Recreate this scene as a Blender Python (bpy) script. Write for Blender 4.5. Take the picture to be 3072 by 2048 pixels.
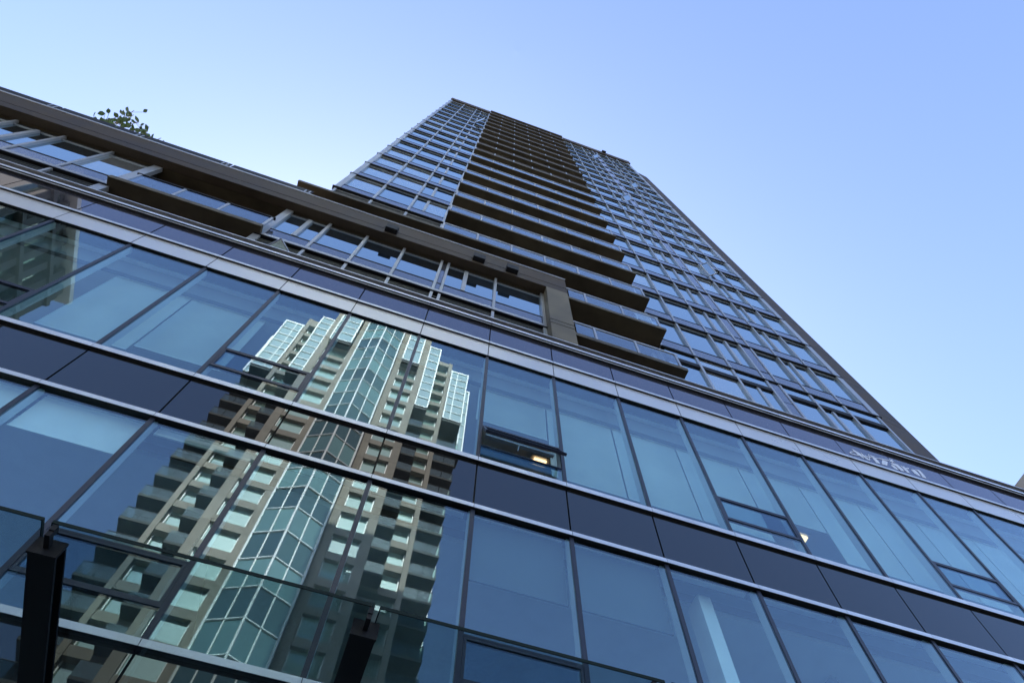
import bpy, bmesh, math, random
from mathutils import Vector, Matrix, Euler

random.seed(7)
sc = bpy.context.scene
for o in list(bpy.data.objects):
    bpy.data.objects.remove(o)
COL = sc.collection

# ------------------------------------------------------------------ camera
PAN, TILT, ROLL, FPX = 0.3166178, 1.1673422, -0.0162288, 2038.885
fw = Vector((math.sin(PAN) * math.cos(TILT), math.cos(PAN) * math.cos(TILT), math.sin(TILT)))
rt = Vector((math.cos(PAN), -math.sin(PAN), 0))
dn = fw.cross(rt)
cr, sr = math.cos(ROLL), math.sin(ROLL)
RT, DN = cr * rt + sr * dn, -sr * rt + cr * dn
cam = bpy.data.cameras.new('camera')
cam.sensor_width = 36.0
cam.lens = FPX * 36.0 / 3072.0
cam.clip_start, cam.clip_end = 0.05, 3000
camo = bpy.data.objects.new('camera', cam)
COL.objects.link(camo)
camo.matrix_world = Matrix(((RT.x, -DN.x, -fw.x, 0), (RT.y, -DN.y, -fw.y, 0), (RT.z, -DN.z, -fw.z, 1.6), (0, 0, 0, 1)))
sc.camera = camo

# ------------------------------------------------------------------ sky, sun, exposure
SUN_EL, SUN_AZ = math.radians(43.5), math.radians(-3.0)
w = bpy.data.worlds.new("World")
sc.world = w
w.use_nodes = True
wn, wl = w.node_tree.nodes, w.node_tree.links
sky = wn.new('ShaderNodeTexSky')
sky.sky_type = 'NISHITA'
sky.sun_disc = False
sky.sun_elevation, sky.sun_rotation = SUN_EL, SUN_AZ
sky.air_density, sky.dust_density, sky.ozone_density = 0.8, 1.0, 1.3
tint = wn.new('ShaderNodeVectorMath')          # white balance of the camera
tint.operation = 'MULTIPLY'
tint.inputs[1].default_value = (1.0, 1.0, 1.08)
wl.new(sky.outputs[0], tint.inputs[0])
wl.new(tint.outputs[0], wn['Background'].inputs[0])
wn['Background'].inputs[1].default_value = 0.15
sun = bpy.data.lights.new('sun', 'SUN')
sun.energy, sun.angle, sun.color = 4.6, math.radians(0.53), (1.0, 0.94, 0.85)
suno = bpy.data.objects.new('sun', sun)
COL.objects.link(suno)
suno.rotation_euler = Euler((math.pi / 2 - SUN_EL, 0, math.pi - SUN_AZ))
sc.view_settings.view_transform = 'Standard'
sc.view_settings.look = 'None'
sc.view_settings.exposure = 1.64
sc.view_settings.gamma = 1
sc.view_settings.use_curve_mapping = False
cy = sc.cycles
cy.max_bounces, cy.diffuse_bounces, cy.glossy_bounces, cy.transmission_bounces, cy.transparent_max_bounces = 10, 3, 6, 4, 24
cy.sample_clamp_indirect = 4.0
cy.use_denoising = True

# ------------------------------------------------------------------ materials
def mat(name, color, rough=0.6, metal=0.0, var=0.0, vscale=3.0, bump=0.0, bscale=40.0, spec=0.5, streak=0.0):
    m = bpy.data.materials.new(name)
    m.use_nodes = True
    n, l = m.node_tree.nodes, m.node_tree.links
    b = n['Principled BSDF']
    b.inputs['Roughness'].default_value = rough
    b.inputs['Metallic'].default_value = metal
    b.inputs['Specular IOR Level'].default_value = spec
    b.inputs['Base Color'].default_value = (*color, 1)
    geo = n.new('ShaderNodeNewGeometry')
    if var > 0:
        t = n.new('ShaderNodeTexNoise')
        t.inputs['Scale'].default_value = vscale
        t.inputs['Detail'].default_value = 6
        src = geo.outputs['Position']
        if streak:
            mp = n.new('ShaderNodeMapping')
            mp.inputs['Scale'].default_value = (1, 1, streak)
            l.new(src, mp.inputs[0])
            src = mp.outputs[0]
        l.new(src, t.inputs['Vector'])
        r = n.new('ShaderNodeMapRange')
        r.inputs['From Min'].default_value, r.inputs['From Max'].default_value = 0.3, 0.7
        r.inputs['To Min'].default_value, r.inputs['To Max'].default_value = 1 - var, 1 + var
        l.new(t.outputs['Fac'], r.inputs['Value'])
        oi = n.new('ShaderNodeObjectInfo')
        r2 = n.new('ShaderNodeMapRange')
        r2.inputs['To Min'].default_value, r2.inputs['To Max'].default_value = 1 - var * .6, 1 + var * .6
        l.new(oi.outputs['Random'], r2.inputs['Value'])
        mu = n.new('ShaderNodeMath')
        mu.operation = 'MULTIPLY'
        l.new(r.outputs[0], mu.inputs[0])
        l.new(r2.outputs[0], mu.inputs[1])
        vm = n.new('ShaderNodeVectorMath')
        vm.operation = 'SCALE'
        vm.inputs[0].default_value = color
        l.new(mu.outputs[0], vm.inputs['Scale'])
        l.new(vm.outputs[0], b.inputs['Base Color'])
        rr = n.new('ShaderNodeMapRange')
        rr.inputs['To Min'].default_value, rr.inputs['To Max'].default_value = max(0.02, rough - .12), min(1, rough + .12)
        l.new(t.outputs['Fac'], rr.inputs['Value'])
        l.new(rr.outputs[0], b.inputs['Roughness'])
    if bump > 0:
        t2 = n.new('ShaderNodeTexNoise')
        t2.inputs['Scale'].default_value = bscale
        t2.inputs['Detail'].default_value = 4
        l.new(geo.outputs['Position'], t2.inputs['Vector'])
        bp = n.new('ShaderNodeBump')
        bp.inputs['Distance'].default_value = bump
        l.new(t2.outputs['Fac'], bp.inputs['Height'])
        l.new(bp.outputs[0], b.inputs['Normal'])
    return m


def glass(name, refl, gloss_col, body, transparent, wave=0.0006, wscale=1.1, rough=0.0, dirt=0.0, vary=0.0, curtain=0.0):
    """coated glass: mirror coating over a see-through (transparent) or a dark backed (diffuse) body"""
    m = bpy.data.materials.new(name)
    m.use_nodes = True
    n, l = m.node_tree.nodes, m.node_tree.links
    n.remove(n['Principled BSDF'])
    out = n['Material Output']
    gl = n.new('ShaderNodeBsdfGlossy')
    gl.inputs['Color'].default_value = (*gloss_col, 1)
    gl.inputs['Roughness'].default_value = rough
    bd = n.new('ShaderNodeBsdfTransparent' if transparent else 'ShaderNodeBsdfDiffuse')
    bd.inputs['Color'].default_value = (*body, 1)
    geo = n.new('ShaderNodeNewGeometry')
    body_out = bd.outputs[0]
    if vary > 0:
        oi = n.new('ShaderNodeObjectInfo')
        r2 = n.new('ShaderNodeMapRange')
        r2.inputs['To Min'].default_value, r2.inputs['To Max'].default_value = 1 - vary, 1 + vary
        l.new(oi.outputs['Random'], r2.inputs['Value'])
        vm = n.new('ShaderNodeVectorMath')
        vm.operation = 'SCALE'
        vm.inputs[0].default_value = body
        l.new(r2.outputs[0], vm.inputs['Scale'])
        l.new(vm.outputs[0], bd.inputs['Color'])
        if curtain > 0:                       # some panes have a pale curtain or blind right behind them
            wn_ = n.new('ShaderNodeTexWhiteNoise')
            wn_.noise_dimensions = '1D'
            l.new(oi.outputs['Random'], wn_.inputs['W'])
            gt = n.new('ShaderNodeMath')
            gt.operation = 'LESS_THAN'
            gt.inputs[1].default_value = curtain
            l.new(wn_.outputs['Value'], gt.inputs[0])
            mc = n.new('ShaderNodeMix')
            mc.data_type = 'RGBA'
            mc.inputs['B'].default_value = (.20, .20, .19, 1)
            l.new(gt.outputs[0], mc.inputs['Factor'])
            l.new(vm.outputs[0], mc.inputs['A'])
            l.new(mc.outputs['Result'], bd.inputs['Color'])
    if dirt > 0:
        df = n.new('ShaderNodeBsdfDiffuse')
        df.inputs['Color'].default_value = (.3, .3, .28, 1)
        t = n.new('ShaderNodeTexNoise')
        t.inputs['Scale'].default_value, t.inputs['Detail'].default_value = 55, 8
        l.new(geo.outputs['Position'], t.inputs['Vector'])
        t3 = n.new('ShaderNodeTexNoise')
        t3.inputs['Scale'].default_value = 3.5
        l.new(geo.outputs['Position'], t3.inputs['Vector'])
        ma = n.new('ShaderNodeMath')
        ma.operation = 'MULTIPLY'
        l.new(t.outputs['Fac'], ma.inputs[0])
        l.new(t3.outputs['Fac'], ma.inputs[1])
        mr = n.new('ShaderNodeMapRange')
        mr.inputs['From Min'].default_value, mr.inputs['From Max'].default_value = .2, .45
        mr.inputs['To Min'].default_value, mr.inputs['To Max'].default_value = dirt * .15, dirt
        l.new(ma.outputs[0], mr.inputs['Value'])
        mx = n.new('ShaderNodeMixShader')
        l.new(mr.outputs[0], mx.inputs[0])
        l.new(body_out, mx.inputs[1])
        l.new(df.outputs[0], mx.inputs[2])
        body_out = mx.outputs[0]
    if wave > 0:
        t2 = n.new('ShaderNodeTexNoise')
        t2.inputs['Scale'].default_value, t2.inputs['Detail'].default_value = wscale, .5
        l.new(geo.outputs['Position'], t2.inputs['Vector'])
        bp = n.new('ShaderNodeBump')
        bp.inputs['Distance'].default_value = wave
        l.new(t2.outputs['Fac'], bp.inputs['Height'])
        l.new(bp.outputs[0], gl.inputs['Normal'])
    lw = n.new('ShaderNodeLayerWeight')
    lw.inputs['Blend'].default_value = 0.5
    pw = n.new('ShaderNodeMath')
    pw.operation = 'POWER'
    pw.inputs[1].default_value = 5
    l.new(lw.outputs['Facing'], pw.inputs[0])
    mr2 = n.new('ShaderNodeMapRange')
    mr2.inputs['To Min'].default_value, mr2.inputs['To Max'].default_value = refl, 1.0
    l.new(pw.outputs[0], mr2.inputs['Value'])
    ms = n.new('ShaderNodeMixShader')
    l.new(mr2.outputs[0], ms.inputs[0])
    l.new(body_out, ms.inputs[1])
    l.new(gl.outputs[0], ms.inputs[2])
    l.new(ms.outputs[0], out.inputs['Surface'])
    return m


def emit(name, color, s):
    m = bpy.data.materials.new(name)
    m.use_nodes = True
    b = m.node_tree.nodes['Principled BSDF']
    b.inputs['Base Color'].default_value = (*color, 1)
    b.inputs['Emission Color'].default_value = (*color, 1)
    b.inputs['Emission Strength'].default_value = s
    return m


M = dict(
    podglass=glass('vision glass', .13, (.78, .92, 1.0), (.87, .985, .99), True, .0021, .55),
    awnglass=glass('sash glass', .13, (.70, .86, 1.0), (.66, .82, .88), True, .0006, .9),
    canopyglass=glass('canopy glass', .05, (.9, .95, 1), (.74, .81, .81), True, .0, 1, dirt=.07),
    glassedge=mat('glass edge', (.012, .022, .019), .7, spec=.15),
    spandrel=glass('opaque spandrel glass', .125, (.74, .80, .84), (.013, .0125, .012), False, .0020, .5, rough=.01),
    spandrel_up=glass('parapet spandrel glass', .18, (.92, .90, .98), (.034, .034, .042), False, .0030, .8, rough=.02),
    silver=mat('brushed aluminium', (.38, .39, .405), .36, .5, .10, 1.2),
    band=mat('aluminium band', (.66, .65, .63), .32, .5, .05, .6),
    strip=mat('aluminium strip', (.66, .68, .71), .38, .45, .08, 3),
    dark=mat('dark anodised metal', (.010, .010, .011), .6, spec=.25),
    mull=mat('dark mullion', (.02, .024, .04), .35),
    inner=mat('painted inner frame', (.55, .58, .58), .6),
    white=mat('white painted ceiling', (.86, .87, .85), .8, var=.04),
    greywall=mat('grey office wall', (.20, .21, .21), .8, var=.08),
    carpet=mat('carpet', (.12, .115, .11), .9),
    warmwall=mat('warm timber lining', (.35, .17, .07), .6, var=.15, vscale=6),
    pier=mat('sunlight-toned pier', (.135, .115, .080), .6, spec=.25, var=.25, vscale=.9, bump=.003, bscale=25),  # brown concrete lightened in colour for reflected sunlight on the corner pier
    brown=mat('brown painted concrete', (.060, .044, .029), .6, spec=.2, var=.24, vscale=1.1, bump=.003, bscale=25),
    soffit=mat('brown slab concrete', (.058, .045, .027), .85, spec=.2, var=.30, vscale=1.2, bump=.003, bscale=25),
    slabedge=mat('weathered slab edge', (.10, .088, .068), .85, var=.35, vscale=5, bump=.004, bscale=30),
    towerglass=glass('tower glass', .55, (.80, .95, 1.0), (.015, .024, .035), False, .0012, .8, vary=.6, curtain=.22),
    towerspan=glass('tower spandrel', .20, (.92, .94, 1.0), (.045, .047, .056), False, .0010, 1.2, rough=.10, vary=.15),
    railglass=glass('balustrade glass', .13, (.86, .93, 1.0), (.80, .88, .90), True, .0005, 1.2),
    louver=mat('black louvre', (.011, .011, .0062), .55),
    conc=mat('beige grey concrete', (.245, .218, .175), .85, var=.14, vscale=.9, bump=.004, bscale=20),
    concdark=mat('shade-toned concrete', (.058, .060, .054), .85, var=.10, vscale=2),  # concrete darkened in colour for the shade under and inside balconies
    oppglass=glass('aqua glass', .42, (.80, .97, .84), (.27, .39, .34), False, .0006, .8, vary=.45),
    oppdark=glass('clear aqua glass', .24, (.78, .95, .83), (.045, .08, .07), False, .0006, .8, vary=.5),
    oppfold=glass('folded bay glass', .30, (.78, .97, .84), (.13, .22, .19), False, .0008, .8, vary=.45),
    oppbay=glass('pale bay glass', .42, (.84, .97, .90), (.30, .40, .37), False, .0006, .8, vary=.2),
    opprail=glass('opposite balustrade glass', .11, (.85, .98, .96), (.55, .66, .63), True, 0),
    white_frame=mat('white window frame', (.78, .78, .75), .45),
    grey_stone=mat('grey stone cladding', (.085, .085, .075), .8, var=.12, vscale=.6),
    asphalt=mat('asphalt', (.05, .05, .05), .9, var=.2, vscale=4, bump=.004, bscale=80),
    paving=mat('concrete paving', (.20, .195, .18), .85, var=.12, vscale=2),
    leaf=mat('leaf', (.055, .11, .03), .5, var=.35, vscale=4),
    stem=mat('stem', (.07, .055, .03), .8),
    sign=mat('pale sign film', (.66, .69, .76), .45),
    plastic=mat('white plastic', (.82, .84, .86), .4),
    blind=mat('added blind cloth', (.45, .485, .47), .9, var=.16, vscale=.5),  # for the blinds added to brighten the upper panes
    ceilgrey=mat('ceiling stand-in grey', (.085, .10, .10), .9, var=.1, vscale=.8),  # sheet standing in for the ceiling behind two lower panes
    lamp=emit('warm lamp diffuser', (1.0, .68, .34), .8),
    cover=mat('office ceiling beam', (.22, .23, .24), .8),
)

# ------------------------------------------------------------------ building helpers
CACHE = {}


def link(o, parent=None):
    COL.objects.link(o)
    if parent is not None:
        o.parent = parent
    return o


def boxmesh(dx, dy, dz, m):
    key = (round(dx, 4), round(dy, 4), round(dz, 4), m.name)
    if key not in CACHE:
        x, y, z = dx / 2, dy / 2, dz / 2
        v = [(-x, -y, -z), (x, -y, -z), (x, y, -z), (-x, y, -z), (-x, -y, z), (x, -y, z), (x, y, z), (-x, y, z)]
        f = [(0, 3, 2, 1), (4, 5, 6, 7), (0, 1, 5, 4), (1, 2, 6, 5), (2, 3, 7, 6), (3, 0, 4, 7)]
        me = bpy.data.meshes.new(m.name + ' piece')
        me.from_pydata(v, [], f)
        me.materials.append(m)
        CACHE[key] = me
    return CACHE[key]


def box(name, m, parent, x0, x1, y0, y1, z0, z1, jit=0.0, label=None):
    o = bpy.data.objects.new(name, boxmesh(x1 - x0, y1 - y0, z1 - z0, m))
    p = Vector(((x0 + x1) / 2, (y0 + y1) / 2, (z0 + z1) / 2))
    q = parent
    while q is not None:
        p -= q.location
        q = q.parent
    o.location = p
    if jit:
        o.rotation_euler = (random.gauss(0, jit), 0, random.gauss(0, jit))
    if label:
        o['label'] = label
    return link(o, parent)


class MB:
    """collects boxes / bars / prisms into ONE mesh object"""
    def __init__(s):
        s.v, s.f = [], []

    def quad8(s, pts):
        b = len(s.v)
        s.v += [tuple(p) for p in pts]
        s.f += [tuple(b + i for i in q) for q in ((0, 3, 2, 1), (4, 5, 6, 7), (0, 1, 5, 4), (1, 2, 6, 5), (2, 3, 7, 6), (3, 0, 4, 7))]
        return s

    def box(s, x0, x1, y0, y1, z0, z1):
        return s.quad8([(x0, y0, z0), (x1, y0, z0), (x1, y1, z0), (x0, y1, z0), (x0, y0, z1), (x1, y0, z1), (x1, y1, z1), (x0, y1, z1)])

    def bar(s, p, q, r, n=6):
        p, q = Vector(p), Vector(q)
        d = (q - p).normalized()
        a = d.orthogonal().normalized()
        c = d.cross(a)
        b = len(s.v)
        for e in (p, q):
            for i in range(n):
                t = 2 * math.pi * i / n
                s.v.append(tuple(e + r * (math.cos(t) * a + math.sin(t) * c)))
        for i in range(n):
            j = (i + 1) % n
            s.f.append((b + i, b + j, b + n + j, b + n + i))
        s.f.append(tuple(b + i for i in reversed(range(n))))
        s.f.append(tuple(b + n + i for i in range(n)))
        return s

    def poly(s, pts, y0, y1):
        """closed outline in x,z extruded from y0 to y1"""
        n, b = len(pts), len(s.v)
        s.v += [(x, y0, z) for x, z in pts] + [(x, y1, z) for x, z in pts]
        s.f.append(tuple(b + i for i in range(n)))
        s.f.append(tuple(b + n + i for i in reversed(range(n))))
        for i in range(n):
            j = (i + 1) % n
            s.f.append((b + i, b + n + i, b + n + j, b + j))
        return s

    def build(s, name, m, parent=None, label=None):
        off = Vector((0, 0, 0))
        q = parent
        while q is not None:
            off += q.location
            q = q.parent
        me = bpy.data.meshes.new(name)
        me.from_pydata([tuple(Vector(v) - off) for v in s.v], [], s.f)
        me.materials.append(m)
        bm = bmesh.new()
        bm.from_mesh(me)
        bmesh.ops.recalc_face_normals(bm, faces=bm.faces)
        bm.to_mesh(me)
        bm.free()
        o = bpy.data.objects.new(name, me)
        if label:
            o['label'] = label
        return link(o, parent)


def thing(name, label, cat, loc=(0, 0, 0), group=None):
    o = bpy.data.objects.new(name, None)
    o.empty_display_size = .2
    link(o)
    o.location = loc
    o['label'], o['category'] = label, cat
    if group:
        o['group'] = group
    return o


def tag(o, label, cat, group=None):
    o['label'], o['category'] = label, cat
    if group:
        o['group'] = group
    return o


def structure(o):
    o['kind'] = 'structure'
    return o


def U(u, y):
    """height of a point seen at slope u on the plane y in front of the camera"""
    return 1.6 + u * y


# ------------------------------------------------------------------ ground
g = MB().box(-900, 900, -900, 900, -.5, 0).build('ground', M['paving'])
structure(g)
r = MB().box(-900, 900, -17, -3, .004, .0062).build('road', M['asphalt'])
structure(r)
for y0, y1 in ((-3, 5.6), (-23.5, -17)):
    s = MB().box(-900, 900, y0, y1, .004, .14).build('pavement', M['paving'])
    structure(s)

# ------------------------------------------------------------------ podium
YP, MOD, X0 = 5.957, 1.5238, -.128
pod = thing('podium_building', 'glass fronted podium with dark panels and aluminium bands along the street', 'building', (0, YP, 0))
K0, K1 = -12, 13
XL, XR = X0 + K0 * MOD, X0 + (K1 + 1) * MOD


def up(u):
    return U(u, YP)


# dark backing behind spandrels so that joints read dark (with gaps at the window rows)
for z0, z1 in ((5.0, up(.794)), (up(1.374), up(1.584)), (up(2.256), up(2.61))):
    box('backing_frame', M['dark'], pod, XL, XR, YP + .035, YP + .30, z0, z1)
box('band_backing', M['dark'], pod, XL, XR, YP - .0385, YP + .0345, U(2.2677, YP - .047) + .042, U(2.3693, YP - .047))

OPENABLE = (-5, -2, 1, 4, 7, 10)
G = .013
for k in range(K0, K1 + 1):
    a, b = X0 + k * MOD, X0 + (k + 1) * MOD
    # mullions (dark outer cap, pale inner box seen through the glass)
    for z0, z1 in ((.16, 5.0), (up(.797), up(1.372)), (up(1.586), up(2.255))):
        box('mullion', M['mull'], pod, a - .032, a + .032, YP - .014, YP + .03, z0, z1)
        box('inner_mullion', M['inner'], pod, a - .035, a + .035, YP + .032, YP + .17, z0, z1)
    # storefront
    box('shop_pane', M['podglass'], pod, a + .032, b - .032, YP, YP + .012, .16, 4.98, jit=.0006)
    # lower dark panels under the first strip
    box('spandrel_panel', M['spandrel'], pod, a + G, b - G, YP - .004, YP + .02, 5.0, up(.786), jit=.0013)
    box('spandrel_panel', M['spandrel'], pod, a + G, b - G, YP - .004, YP + .02, up(1.374), up(1.584), jit=.0010)
    # rows of glass
    for z0, z1, h0, h1 in ((up(.797), up(1.372), up(.8667), up(.972)), (up(1.586), up(2.255), up(1.652), up(1.759))):
        if k in OPENABLE:
            opened = (k == 1 and z0 > 10)
            box('window_pane', M['podglass'], pod, a + .032, b - .032, YP, YP + .012, z0, h0 - .015, jit=.0013)
            box('window_pane', M['podglass'], pod, a + .032, b - .032, YP, YP + .012, h1 + .015, z1, jit=.0013)
            for h in (h0, h1):
                box('transom', M['mull'], pod, a + .033, b - .033, YP - .012, YP + .05, h - .014, h + .014)
            # the sash: frame and pane about its top hinge
            fr = MB()
            x0, x1, H = a + .036, b - .036, h1 - .016
            hh = h1 - h0 - .032
            for bx in ((x0, x1, -.01, .045, H - .036, H), (x0, x1, -.01, .045, H - hh, H - hh + .036), (x0, x0 + .036, -.01, .045, H - hh + .036, H - .036), (x1 - .036, x1, -.01, .045, H - hh + .036, H - .036)):
                fr.box(bx[0], bx[1], YP + bx[2], YP + bx[3], bx[4], bx[5])
            off = Vector(((x0 + x1) / 2, YP, H))
            fr.v = [tuple(Vector(v) - off) for v in fr.v]
            me = fr.build('awning_sash', M['mull'], None)
            me.parent = pod
            me.location = off - Vector((0, YP, 0))
            if opened:
                me.rotation_euler = (math.radians(26.5), 0, 0)
                me.rotation_euler.x *= -1
                me['label'] = 'open awning sash tilted outwards'
            pn = bpy.data.objects.new('sash_pane', boxmesh(x1 - x0 - .072, .012, hh - .072, M['awnglass']))
            pn.location = (0, .012, -hh / 2)
            link(pn, me)
            if opened:
                op = MB().box(a + .12, b - .12, YP + .06, YP + .13, h1 - .16, h1 - .10)
                op.bar((a + .75, YP + .09, h1 - .14), (a + .70, YP + .02, h1 - .44), .012)
                op.build('window_opener', M['strip'], pod)
        else:
            box('window_pane', M['podglass'], pod, a + .032, b - .032, YP, YP + .012, z0, z1, jit=.0016)
    # projecting aluminium strips, one length per module
    for t, bt, d, nm, mm in ((.802, .788, .07, 'metal_strip', 'strip'), (1.382, 1.368, .06, 'metal_strip', 'strip'), (1.592, 1.574, .055, 'metal_strip', 'strip'),
                             (2.3993, 2.3857, .09, 'metal_strip', 'strip'), (2.5816, 2.5696, .105, 'cap_strip', 'strip'), (2.6075, 2.5936, .14, 'cap_strip', 'strip')):
        y = YP - d
        box(nm, M[mm], pod, a + .004, b - .004, y, y + .006, U(bt, y), U(t, y))
    # broad aluminium band and the dark panel above it
    y = YP - .047
    box('band_panel', M['band'], pod, a + .010, b - .010, y, y + .008, U(2.2677, y), U(2.3693, y), jit=.0012)
    y = YP - .045
    box('parapet_panel', M['spandrel_up'], pod, a + G, b - G, y, y + .02, U(2.3945, y), U(2.550, y), jit=.0012)
# undersides of strips and band, coloured black for the shade there
for bt, d in ((.788, .07), (1.368, .06), (1.574, .055), (2.3857, .09), (2.5696, .105), (2.5936, .14)):
    y = YP - d
    box('strip_shade', M['dark'], pod, XL, XR, y + .0065, YP + .034, U(bt, y) - .0005, U(bt, y) + .05)
box('band_shade', M['dark'], pod, XL, XR, YP - .038, YP + .034, U(2.2677, YP - .047) - .0005, U(2.2677, YP - .047) + .04)
box('parapet_cap', M['strip'], pod, XL, XR, YP - .11, YP + .6, 17.085, 17.115)
# end walls
box('side_wall', M['brown'], pod, XL - .3, XL - .01, YP, 26, 0, 17.08)
box('side_wall', M['brown'], pod, XR + .01, XR + .3, YP, 26, 0, 17.08)

# interior
Zl0, Zl1, Zu0, Zu1 = up(.80), up(1.375), up(1.584), up(2.256)
box('ground_floor_ceiling', M['white'], pod, XL, XR, YP + .31, 12, 4.6, 4.9)
box('floor_slab', M['carpet'], pod, XL, XR, YP + .31, 12, 5.3, 6.1)
box('ceiling', M['white'], pod, XL, XR, YP + .75, 12, Zl1 + .02, Zl1 + .12)
box('ceiling', M['cover'], pod, XL, XR, YP + .31, YP + .74, Zl1 + .30, Zl1 + .40)
box('floor_slab', M['carpet'], pod, XL, XR, YP + .31, 12, Zu0 - .5, Zu0 - .06)
box('ceiling', M['white'], pod, XL, XR, YP + .52, 12, Zu1 - .49, Zu1 - .40)
box('ceiling', M['white'], pod, XL, XR, YP + .31, YP + .42, Zu1 + .02, Zu1 + .12)
for z0, z1 in ((0.1, 4.6), (6.1, Zl1), (Zu0 - .06, Zu1)):
    box('back_wall', M['greywall'], pod, XL, XR, 12.0, 12.2, z0, z1)
# white round-edged columns and partitions seen through the glass
for x in (-16.6, 5.30, 11.9, 18.1):
    box('column', M['white'], pod, x - .11, x + .11, YP + .45, YP + .8, 6.1, Zl1)
box('bulkhead', M['cover'], pod, XL, XR, YP + .425, YP + .515, Zu1 - .50, Zu1 + .12)
box('partition', M['warmwall'], pod, X0 + MOD - .06, X0 + MOD + .06, YP + 2.2, 12, Zu0, Zu1 - .36)
box('partition', M['warmwall'], pod, 6.1, 6.22, YP + 1.6, 12, Zu0, Zu1 - .36)
box('partition', M['greywall'], pod, -2.2, -2.1, YP + 1.5, 12, Zl0, Zl1)
box('partition', M['greywall'], pod, 8.0, 8.1, YP + 1.3, 12, Zl0, Zl1)
# pale blinds added to brighten the upper glass in place of the ceiling
UB = {-3: 1.63, 5: 1.735, -6: 1.82, 9: 1.70, 0: 1.60, 1: 1.785}
WHAT = {-7: 'far left end', -6: 'far left, half lowered', -5: 'behind the second upper pane from the left edge', -4: 'behind the broad clear upper pane left of the mirrored tower',
        -3: 'stopping short of the sill, left of the mirrored tower', -2: 'behind the upper pane with the closed sash beside the mirrored tower', -1: 'behind the upper pane holding the mirrored crown',
        0: 'just left of the open awning window', 1: 'above the open awning window', 2: 'just right of the open awning window', 3: 'two panes right of the open awning window',
        4: 'above the middle closed sash', 5: 'stopping above the small lit light', 6: 'one pane right of the small lit light', 7: 'above the rightmost closed sash', 8: 'one pane right of the rightmost closed sash',
        9: 'second pane from the right edge, lifted a little'}
for k in (-4, -3, 1, 2, 3, 4, 5, 6, 7, 8, 9):
    a, b = X0 + k * MOD, X0 + (k + 1) * MOD
    y = YP + .55
    zt, zb = U(2.035, y), max(U(UB.get(k, 1.60), y), Zu0 - .05)
    t = thing('seen_or_added_blind', 'pale blind added to brighten the glass, ' + WHAT[k], 'blind', ((a + b) / 2, y, zt), 'blinds added to brighten the upper windows')
    box('cassette', M['inner'], t, a + .012, b - .012, y - .02, y + .07, zt - .06, zt + .03)
    box('blind_cloth', M['blind'], t, a + .018, b - .018, y, y + .004, zb + .03, zt - .061)
    box('bottom_rail', M['inner'], t, a + .018, b - .018, y - .012, y + .014, zb, zb + .029)
# and behind the lower ones, most rolled up; grey ones stand in for ceiling
LB = {-3: 1.20, -2: 1.30, -4: 1.17, 1: 1.12, 2: 1.12}
LW = {-6: 'rolled up blind cassette behind the lower pane at the left edge', -5: 'rolled up blind cassette behind the second lower pane from the left edge',
      -4: 'white blind lowered by a third behind a lower pane near the left edge', -3: 'white blind lowered by a third beside the mirrored balconies, its bottom rail showing',
      -2: 'white blind lowered only a little behind the mirrored tower', -1: 'rolled up blind cassette behind the mirrored folded bay', 0: 'rolled up blind cassette behind the shaded flank of the mirrored tower',
      1: 'added grey sheet standing in for the ceiling below the open awning window', 2: 'added grey sheet standing in for the ceiling, left of the pane with the white column',
      3: 'rolled up blind cassette above the white column behind the glass', 4: 'rolled up blind cassette one lower pane right of the white column',
      5: 'rolled up blind cassette two lower panes right of the white column', 6: 'rolled up blind cassette behind the lower pane at the bottom right corner'}
for k in range(-6, 7):
    a, b = X0 + k * MOD, X0 + (k + 1) * MOD
    y = YP + .20
    zt = U(1.338, y)
    t = thing('seen_or_added_blind', LW[k], 'blind', ((a + b) / 2, y, zt), 'blinds behind the lower windows')
    box('cassette', M['inner'], t, a + .08, b - .08, y - .02, y + .06, zt - .08, zt + .02)
    zb = U(LB.get(k, 1.31), y)
    if k in LB:
        box('blind_cloth', M['ceilgrey' if k > 0 else 'white'], t, a + .06, b - .06, y, y + .004, zb + .03, zt - .081)
        box('bottom_rail', M['ceilgrey' if k > 0 else 'white'], t, a + .06, b - .06, y - .012, y + .014, zb, zb + .029)

# lit luminaires
for (x, y, z, lab) in ((3.24, 7.78, Zu1 - .55, 'lit warm ceiling light seen through the open awning window'),
                       (9.72, 7.72, Zu1 - .55, 'lit warm ceiling light beside a mullion right of the lower opening sash')):
    t = thing('ceiling_light', lab, 'ceiling light', (x, y, z))
    box('housing', M['strip'], t, x - .22, x + .22, y - .13, y + .13, z + .0, z + .055)
    box('diffuser', M['lamp'], t, x - .14, x + .14, y - .07, y + .07, z - .05, z - .002)

# ---- recessed storey above the cap, left of the corner pier
YF, YW = 6.02, 6.275


def uf(u):
    return U(u, YF)


def uw(u):
    return U(u, YW)


XC0, XC1 = .508 * YF, .6245 * YF
ZS = uf(3.325)
box('fascia_panel', M['brown'], pod, XL, XC1, YF, YF + .25, ZS, uf(3.393))
box('fascia_panel', M['brown'], pod, XL, XC1, YF, YF + .25, uf(3.399), uf(3.548))
box('fascia_backing', M['dark'], pod, XL, XC1 - .01, YF + .02, YF + .24, ZS + .02, uf(3.54))
box('fascia_coping', M['strip'], pod, XL, XC1 + .01, YF - .02, YF + .30, uf(3.549), uf(3.549) + .035)
box('roof_soffit', M['soffit'], pod, XL, XC1 - .01, YF + .26, 9.5, ZS + .005, ZS + .30)
for z0, z1 in ((16.9, uf(2.826)), (uf(2.832), uf(2.870)), (uf(2.876), ZS - .004)):
    box('corner_pier', M['pier'], pod, XC0, XC1, YF, YF + .75, z0, z1)
box('pier_core', M['dark'], pod, XC0 + .02, XC1 - .02, YF + .02, YF + .7, 16.9, ZS - .02)
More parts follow.
